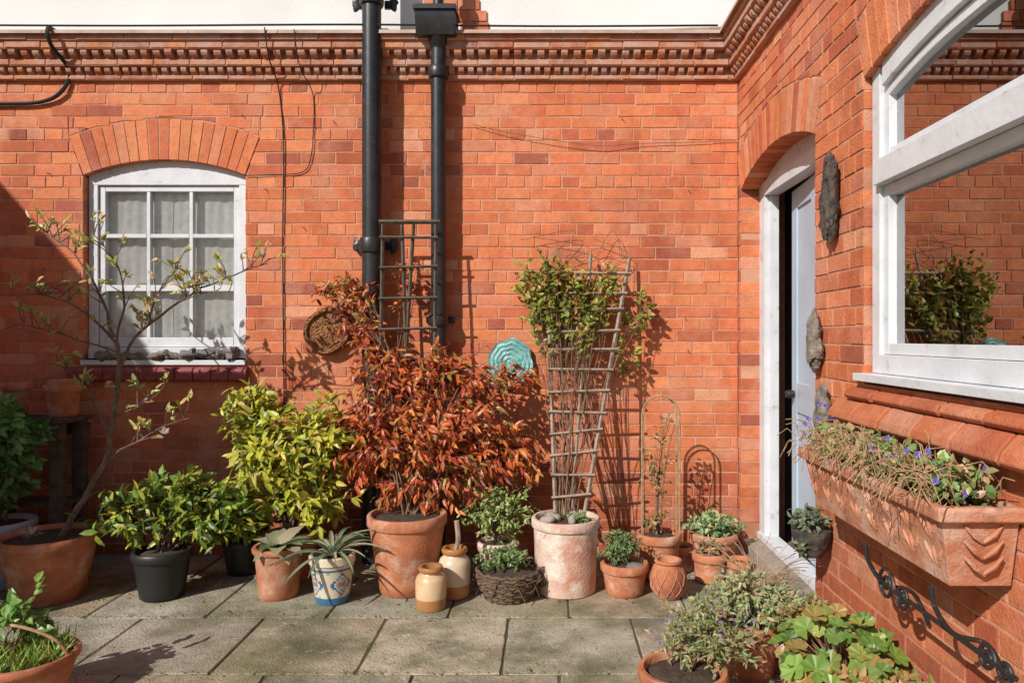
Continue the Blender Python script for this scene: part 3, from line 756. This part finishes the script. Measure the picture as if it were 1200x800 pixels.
# small herb pot
e=P('potted_thyme',.424,-.675,.13,.10,.17)
shrub(e,(.42,-.675,.14),[((.40,-.67,.25),(.13,.1,.10),1)],130,9,.026,.009,[(.15,.23,.08),(.22,.30,.11),(.10,.16,.05)],r=.003)
b=MB(); lump(b,(.48,-.74,.16),(.05,.04,.02),amp=.3); b.obj('slate_marker','slate',e,smooth=True)
# textured jar
e=empty('terracotta_jar',(.65,-.735,0)); b=MB()
lathe(b,(.65,-.735,0),[(.05,0),(.065,.004),(.088,.05),(.096,.09),(.090,.135),(.070,.17),(.066,.18),(.074,.19),(.07,.2),(.058,.2),(.055,.17),(.02,.1)],36); b.obj('body','terra',e,smooth=True)
b=MB()
for k in range(10):
    a=k*math.pi/5
    for s in(-1,1):
        tube(b,[(.65+rr*math.cos(a+s*t),-.735+rr*math.sin(a+s*t),z) for rr,z,t in((.076,.02,0),(.092,.05,.2),(.099,.09,.42),(.094,.13,.62),(.075,.165,.8))],.003,4)
b.obj('lattice_relief','terraw',e,smooth=True)
# corner succulents
e=P('potted_succulents',1.00,-.27,.14,.11,.22,'terra')
shrub(e,(1.0,-.28,.2),[((1.0,-.3,.26),(.17,.12,.08),1)],85,8,.045,.022,[(.24,.34,.14),(.34,.44,.22),(.15,.24,.09),(.44,.46,.22)],r=.004)
e=P('potted_dried_heather',.93,-.47,.10,.085,.16,'terra')
shrub(e,(.93,-.47,.13),[((.93,-.48,.19),(.10,.07,.05),1)],36,6,.03,.010,[(.38,.19,.09),(.17,.20,.07),(.4,.27,.14)],r=.003)
e=P('terracotta_pot',.80,-.30,.085,.065,.15,'terraw')
e=P('terracotta_pot',1.09,-.50,.075,.055,.13,'terra')
# terracotta bucket with leathery leaves
e=P('potted_bergenia',-1.43,-.715,.135,.10,.27,'terra',rim=.03)
b=MB()
for k in range(20):
    a=U(0,6.28); leaf(b,V((-1.43,-.715,.25)),V((math.cos(a),math.sin(a),U(.2,1.1))),V((0,0,1)),U(.12,.2),U(.07,.10),jit(random.choice([(.26,.30,.14),(.36,.37,.20),(.42,.36,.24),(.18,.24,.09)])),curl=.5)
b.obj('foliage','leaf',e,fix=False,smooth=True)
# painted blue/cream pot with strap leaves
e=empty('potted_bromeliad',(-1.12,-.795,0)); b=MB()
CR=(.66,.60,.48); BL=(.05,.16,.33); OR=(.5,.22,.06); LB=(.22,.36,.48)
prof=[(.07,0),(.082,.004),(.085,.02)]+[(.087+i*.00165,.03+i*.0115) for i in range(15)]+[(.113,.205),(.118,.21),(.118,.245),(.113,.25),(.10,.25),(.098,.2),(.02,.19)]
def cf(j,i):
    if j<=2 : return BL
    if j>=18: return (OR if (i//3)%2 else BL) if j==18 else CR
    if j in(3,16): return BL
    if j in(4,15): return (.35,.42,.2) if (i//2)%3==0 else CR
    c=(i%16)-7.5; r_=(j-9.5)
    m=abs(c)*.85+abs(r_)
    if 4.2<m<5.4: return BL
    if m<1.8: return OR
    if 2.6<m<3.4: return LB
    return CR
lathe(b,(-1.12,-.795,0),prof,64,colf=cf,col=CR); b.obj('painted_pot','cream',e,smooth=True)
b=MB(); lathe(b,(-1.12,-.795,0),[(.1,.22),(.05,.232),(.01,.236)],24); b.obj('soil','soil',e)
b=MB()
for k in range(26):
    a=k*2.4+U(-.2,.2); tl=U(.2,.38); el=U(.3,1.25); w=.028; h=V((math.cos(a),math.sin(a),0))
    p0=V((-1.12,-.795,.23)); col=jit(random.choice([(.20,.27,.15),(.30,.36,.22),(.25,.29,.19),(.38,.37,.22)])); s=V((-h.y,h.x,0))
    vs=[];fs=[]
    for i in range(9):
        t=i/8; c=p0+h*(tl*t*math.cos(el*(1-.35*t)))+V((0,0,tl*(math.sin(el)*t-.55*t*t))); ww=w*(.7+.6*t)*(1-t**3)
        vs+= [c+s*ww/2+V((0,0,.006)),c,c-s*ww/2+V((0,0,.006))]
    for i in range(8): o=i*3; fs+=[(o,o+3,o+4,o+1),(o+1,o+4,o+5,o+2)]
    b.add(vs,fs,col)
b.obj('strap_leaves','leaf',e,fix=False,smooth=True)
# stoneware jars
def jar(x,y,r,h,c1,c2,name='stoneware_jar'):
    b=MB(); pr=[(r*.85,0),(r*.97,.006),(r,.02),(r,h*.28),(r*1.01,h*.3),(r*1.01,h*.68),(r*.9,h*.78),(r*.70,h*.83),(r*.66,h*.86),(r*.78,h*.89),(r*.82,h*.95),(r*.76,h),(r*.6,h),(r*.58,h*.8),(r*.3,h*.7)]
    lathe(b,(x,y,0),pr,40,colf=lambda j,i:c2 if (j<3 or j>=8) else c1,col=c2); return b.obj(name,'cream',None,smooth=True)
jar(-.587,-.895,.078,.215,(.62,.45,.27),(.42,.20,.08))
e=empty('stoneware_jar',(-.49,-.72,0)); j_=jar(-.49,-.72,.084,.26,(.66,.55,.40),(.45,.20,.07),'body'); j_.parent=e; j_.matrix_parent_inverse=Matrix.Translation(-e.location)
b=MB(); tube(b,smoothpts([(-.49,-.72,.2),(-.47,-.72,.30),(-.48,-.71,.40)],4),.014,6); b.obj('stick','wood',e)

# trellis between the pipes
e=empty('wooden_trellis',(-.83,-.25,0)); b=MB()
def ty(z): return -.34+.06*z
for x0,x1 in((-.99,-.985),(-.665,-.665),(-.88,-.80),(-.79,-.87)): tube(b,[(x0,ty(.3),.3),(x1,ty(2.06),2.06)],.011,4)
for k in range(9):
    z=.5+k*.185; tube(b,[(-1.0,ty(z)-.02,z),(-.65,ty(z)-.02,z+U(-.012,.012))],.009,4)
tube(b,[(-1.01,ty(2.07),2.075),(-.64,ty(2.07),2.075)],.014,4); b.obj('battens','oldwood',e)

# plant stand left
e=empty('wooden_plant_stand',(-3.1,-.3,0)); b=MB()
for k in range(3): box(b,fb,-3.75,-2.76,.17+k*.09,.25+k*.09,.885,.91)
for x in(-3.72,-3.3,-2.86):
    for y in(.18,.38): box(b,fb,x,x+.075,y,y+.045,0,.883)
box(b,fb,-3.74,-2.78,.165,.178,.79,.86); box(b,fb,-3.74,-2.78,.427,.445,.79,.86); box(b,fb,-3.72,-2.79,.2,.4,.40,.42)
b.obj('shelf','oldwood',e,bevel=.003)
P('terracotta_pot',-2.86,-.3,.10,.075,.19,z=.911,soil=False); P('terracotta_pot',-2.855,-.3,.085,.06,.14,z=.99,soil=False)
P('terracotta_pot',-3.17,-.3,.11,.08,.20,'terraw',z=.911,soil=False)
M['pale']=mk('pale_glaze',(.45,.52,.56),var=(.34,.40,.44),vs=8,rough=.4,bump=.2)
e=P('potted_camellia',-3.05,-.55,.18,.13,.36,'pale')
shrub(e,(-3.05,-.55,.33),[((-3.08,-.55,.66),(.24,.2,.28),1.2),((-2.95,-.6,.90),(.18,.15,.20),.7)],170,8,.085,.04,[(.13,.28,.07),(.19,.38,.11),(.25,.46,.16),(.08,.17,.04)],r=.008)
e=P('potted_fern',-1.78,-.33,.12,.09,.2,'blackpot')
shrub(e,(-1.78,-.33,.2),[((-1.78,-.36,.30),(.2,.14,.12),1)],50,7,.06,.02,DG,r=.004)

# front-left bowl with grass
e=P('potted_grass',-1.98,-1.84,.185,.13,.18,'terra',rim=.03)
b=MB()
for i in range(620):
    a=U(0,6.28); rr=.15*math.sqrt(R()); p=V((-1.98+rr*math.cos(a),-1.84+rr*math.sin(a),.15))
    leaf(b,p,V((U(-.5,.5),U(-.5,.5),1)),V((U(-1,1),U(-1,1),.1)),U(.04,.11),.005,jit(random.choice([(.18,.33,.04),(.26,.40,.06),(.40,.40,.12)])),curl=.5)
b.obj('grass','leaf',e,fix=False)
shrub(e,(-2.05,-1.84,.16),[((-2.03,-1.80,.32),(.16,.12,.14),1)],28,5,.06,.03,[(.14,.28,.05),(.22,.36,.07)],r=.004)
b=MB(); tube(b,smoothpts([(-2.16,-1.84,.17),(-2.1,-1.86,.28),(-1.98,-1.88,.30),(-1.85,-1.86,.24),(-1.81,-1.84,.16)]),.006,6); b.obj('handle','wick2',e,smooth=True)

# ------------------------------------------------------------ wall trough on the side wall
e=empty('terracotta_trough_planter',(1.1,-2.25,.73))
ua,ub=1.745,2.765; zt,zb_=.95,.735
ft=fr
b=MB()
def ring(n0,n1,ua_,ub_,z): return [ft(ua_,n0,z),ft(ub_,n0,z),ft(ub_,n1,z),ft(ua_,n1,z)]
lv=[ring(.01,.17,ua+.05,ub-.05,zb_),ring(.008,.205,ua+.02,ub-.02,zt-.045),ring(.006,.212,ua+.008,ub-.008,zt-.043),ring(.004,.226,ua-.004,ub+.004,zt-.036),ring(.004,.228,ua-.006,ub+.006,zt-.008),ring(.01,.222,ua,ub,zt),ring(.03,.20,ua+.022,ub-.022,zt),ring(.035,.19,ua+.03,ub-.03,zt-.06)]
vs=[p for r_ in lv for p in r_]; fs=[(0,1,2,3),(28,29,30,31)]
for j in range(7):
    for i in range(4): i2=(i+1)%4; fs.append((j*4+i,j*4+i2,(j+1)*4+i2,(j+1)*4+i))
b.add(vs,fs); b.obj('trough','terraw',e,bevel=.006)
b=MB()
for k in range(8):
    u=ua+.09+k*(ub-ua-.18)/7
    for s in(-1,0,1):
        for q in range(2):
            zz=zb_+.03+q*.07
            base=V(ft(u,.172+.035*(zz-zb_)/.17-.005,zz)); tip=V(ft(u+s*.042,.175+.035*(zz+.065-zb_)/.17-.003,zz+.065))
            tube(b,[base,base.lerp(tip,.4)+V((-.001,0,.004)),base.lerp(tip,.75)+V((-.001,0,0)),tip],[.004,.009,.008,.002],6)
for s in range(3):
    for sg in(-1,1):
        z=zb_+.04+s*.04; p0=V((XR-.10,-(ub-.03)-.008,z)); tube(b,[p0,p0+V((sg*.025,-.004,.02)),p0+V((sg*.05,-.003,.045))],[.004,.008,.003],6)
b.obj('relief','terraw',e,smooth=True)
b=MB(); b.add([ft(ua+.02,.03,zt-.035),ft(ub-.02,.03,zt-.035),ft(ub-.02,.2,zt-.035),ft(ua+.02,.2,zt-.035)],[(0,1,2,3)]); b.obj('soil','soil',e,fix=False)
blobs=[((XR-.12,-(ua+.1+k*.165),zt+.035),(.14,.13,.075),1) for k in range(6)]
VC=[(.13,.24,.06),(.20,.32,.09),(.33,.33,.12),(.48,.30,.14),(.09,.17,.05),(.42,.26,.14)]
shrub(e,(XR-.12,-2.25,zt-.05),blobs,320,7,.032,.019,VC,r=.003,smat='twig',limbs=2,names=('viola_stems','viola_leaves'))
b=MB()
for k in range(420):
    y=-U(ua+.02,ub); x=XR-U(.06,.25); z=zt+U(-.02,.07); p=V((x,y,z)); q=p+V((U(-.10,.02),U(-.08,.08),U(-.08,.09)))
    tube(b,[p,(p+q)/2+V((0,0,.03)),q],.0016,4)
b.obj('dry_stems','wick2',e,fix=False)
b=MB()
for k in range(26):
    y=-(U(ub-.45,ub) if R()<.7 else U(ua,ua+.12)); x=XR-U(.03,.24); z=zt+U(.02,.12) if y<-2.2 else zt+U(.03,.2)
    for a in range(5):
        an=a*1.256; leaf(b,V((x,y,z)),V((math.cos(an),-.35,math.sin(an))),V((-.3,-1,.3)),U(.009,.014),.011,jit((.17,.15,.48)))
b.obj('viola_flowers','leaf',e,fix=False)
# small wall bowl with succulent
e=empty('wall_planter',(XR-.06,-1.50,.5)); b=MB()
lathe(b,(XR-.085,-1.50,.44),[(.01,0),(.045,.01),(.07,.05),(.08,.10),(.082,.125),(.072,.125),(.01,.11)],24); b.obj('bowl','darkdrift',e,smooth=True)
shrub(e,(XR-.085,-1.5,.55),[((XR-.10,-1.5,.60),(.09,.09,.06),1),((XR-.12,-1.53,.50),(.05,.06,.08),.5)],60,7,.034,.018,GG+[(.12,.18,.07)],r=.003)
# iron bracket
b=MB(); zi=.575; xi=XR-.15
tube(b,[(xi,-2.30,zi+.03),(xi,-2.95,zi+.03)],.007,8)
for (y0,r1_,r2_) in((-2.38,.055,.04),(-2.88,.035,.028)):
    for sx,r0 in((1,r1_),(-1,r2_)):
        pts=[]
        for i in range(30):
            t=i/29; a=t*3.6*math.pi; rr=r0*(1-.8*t)
            pts.append((xi,y0+sx*(r0+.004)-sx*rr*math.cos(a),zi+.03+rr*math.sin(a)*(1 if sx>0 else -1)))
        tube(b,pts,.006,8)
for y in(-2.31,-2.70): tube(b,smoothpts([(XR-.01,y,zi-.1),(XR-.06,y,zi+.0),(xi,y,zi+.03),(xi-.05,y,zi+.10),(xi-.06,y,zi+.155)]),.007,8)
b.obj('wrought_iron_bracket','iron',None,smooth=True)

# ------------------------------------------------------------ planting front right
e=P('potted_lavender',.49,-2.0,.16,.12,.20,'terra')
shrub(e,(.50,-2.0,.16),[((.60,-1.92,.25),(.24,.18,.09),1),((.60,-1.78,.28),(.16,.14,.12),.7)],250,10,.026,.009,[(.26,.30,.12),(.36,.38,.17),(.18,.23,.08),(.44,.33,.19)],r=.003,smat='twig')
e=P('potted_sage',.84,-1.60,.14,.10,.22,'terra')
shrub(e,(.84,-1.60,.2),[((.83,-1.60,.32),(.16,.13,.12),1),((.94,-1.65,.27),(.17,.14,.10),.8)],210,9,.032,.012,[(.30,.37,.18),(.38,.42,.23),(.22,.30,.12),(.45,.38,.2)],r=.004,smat='twig')
e=P('potted_geranium',1.0,-2.14,.17,.12,.20,'terra')
bs=MB();bl=MB()
def fanleaf(b,p,nrm,r,col):
    nrm=nrm.normalized(); a=nrm.orthogonal().normalized(); c=nrm.cross(a); ph=U(0,6); n=20; vs=[p]
    for i in range(n+1):
        t=ph+(i/n)*5.7; rr=r*(1+.12*math.cos(t*7)); vs.append(p+(a*math.cos(t)+c*math.sin(t))*rr+nrm*(r*.28+.07*r*math.sin(t*7)))
    b.add(vs,[(0,i,i+1) for i in range(1,n+1)],col)
for k in range(105):
    a=U(0,6.28); rr=U(0,1)**.5
    q=V((.99+rr*.20*math.cos(a),-2.16+rr*.32*math.sin(a),.29+.13*(1-rr*rr)+U(-.05,.03)))
    if q.x>XR-.03: q.x=XR-.04
    p0=V((1.0,-2.14,.20)); tube(bs,bez(p0,(p0+q)/2+V((0,0,.05)),q,4),.0025,4)
    fanleaf(bl,q,V(((q.x-1.05)*1.6-.1,(q.y+2.1)*1.2-.3,1))+rdir()*.45,U(.018,.048),jit(random.choice([(.16,.27,.05),(.21,.32,.07),(.10,.19,.04),(.29,.33,.08),(.36,.25,.08)]),.3))
bs.obj('stems','twig',e,fix=False); bl.obj('foliage','leaf',e,fix=False)
e=P('potted_sedum',1.02,-1.74,.12,.09,.20,'terraw')
shrub(e,(1.02,-1.74,.18),[((1.02,-1.74,.28),(.16,.14,.08),1)],110,8,.028,.012,[(.42,.22,.09),(.28,.30,.11),(.18,.25,.07)],r=.003,smat='twig')
e=P('potted_fuchsia',1.04,-2.52,.13,.10,.20,'terra')
shrub(e,(1.04,-2.52,.18),[((1.02,-2.47,.31),(.17,.2,.09),1)],100,7,.040,.019,[(.42,.19,.08),(.5,.30,.13),(.24,.25,.07)],r=.003,smat='twig')
b=MB()
for k in range(44):
    x=.58+U(-.2,.22); y=-1.9+U(-.15,.2); z=U(.24,.36)
    for a in range(4): leaf(b,V((x,y,z)),rdir(),V((0,-.4,1)),.009,.006,jit((.28,.20,.44)))
b.obj('lavender_flowers','leaf',None,fix=False)
e=P('potted_dry_grass',.98,-1.25,.10,.075,.15,'terra')
b=MB()
for k in range(90):
    a=U(0,6.28); h=V((math.cos(a),math.sin(a),0)); l=U(.12,.36); p=V((.98,-1.25,.14)); pts=[p,p+h*l*.3+V((0,0,l*.8)),p+h*l*.9+V((0,0,l*U(.5,1)))]
    pts=[V((min(q.x,XR-.03),q.y,q.z)) for q in pts]; tube(b,bez(*pts,5),.0014,3)
b.obj('stalks','wick2',e,fix=False)

# ------------------------------------------------------------ light, world, camera
t=V((.8,1,-.9)).normalized()
sd=bpy.data.lights.new('sun','SUN'); sd.energy=5.0; sd.angle=math.radians(.5); sd.color=(1,.95,.88)
so=bpy.data.objects.new('sun',sd); so.rotation_euler=t.to_track_quat('-Z','Y').to_euler(); so.location=(-5,-7,8); sc.collection.objects.link(so)
w=bpy.data.worlds.new('World'); sc.world=w; w.use_nodes=True; nt=w.node_tree
bg=nt.nodes['Background']; sk=nt.nodes.new('ShaderNodeTexSky'); sk.sky_type='NISHITA'; sk.sun_disc=False
sk.sun_elevation=math.asin(-t.z); sk.sun_rotation=math.atan2(-t.x,-t.y)%(2*math.pi)
nt.links.new(sk.outputs[0],bg.inputs[0]); bg.inputs[1].default_value=.075
cd=bpy.data.cameras.new('camera'); co=bpy.data.objects.new('camera',cd); sc.collection.objects.link(co); sc.camera=co
co.location=(0,-4.595,1.38); co.rotation_euler=(math.pi/2,0,0); cd.sensor_width=36; cd.lens=25.5; cd.shift_x=-.0333; cd.shift_y=-.0042; cd.clip_end=500; cd.clip_start=.05
sc.view_settings.view_transform='Standard'; sc.view_settings.look='None'; sc.view_settings.exposure=0
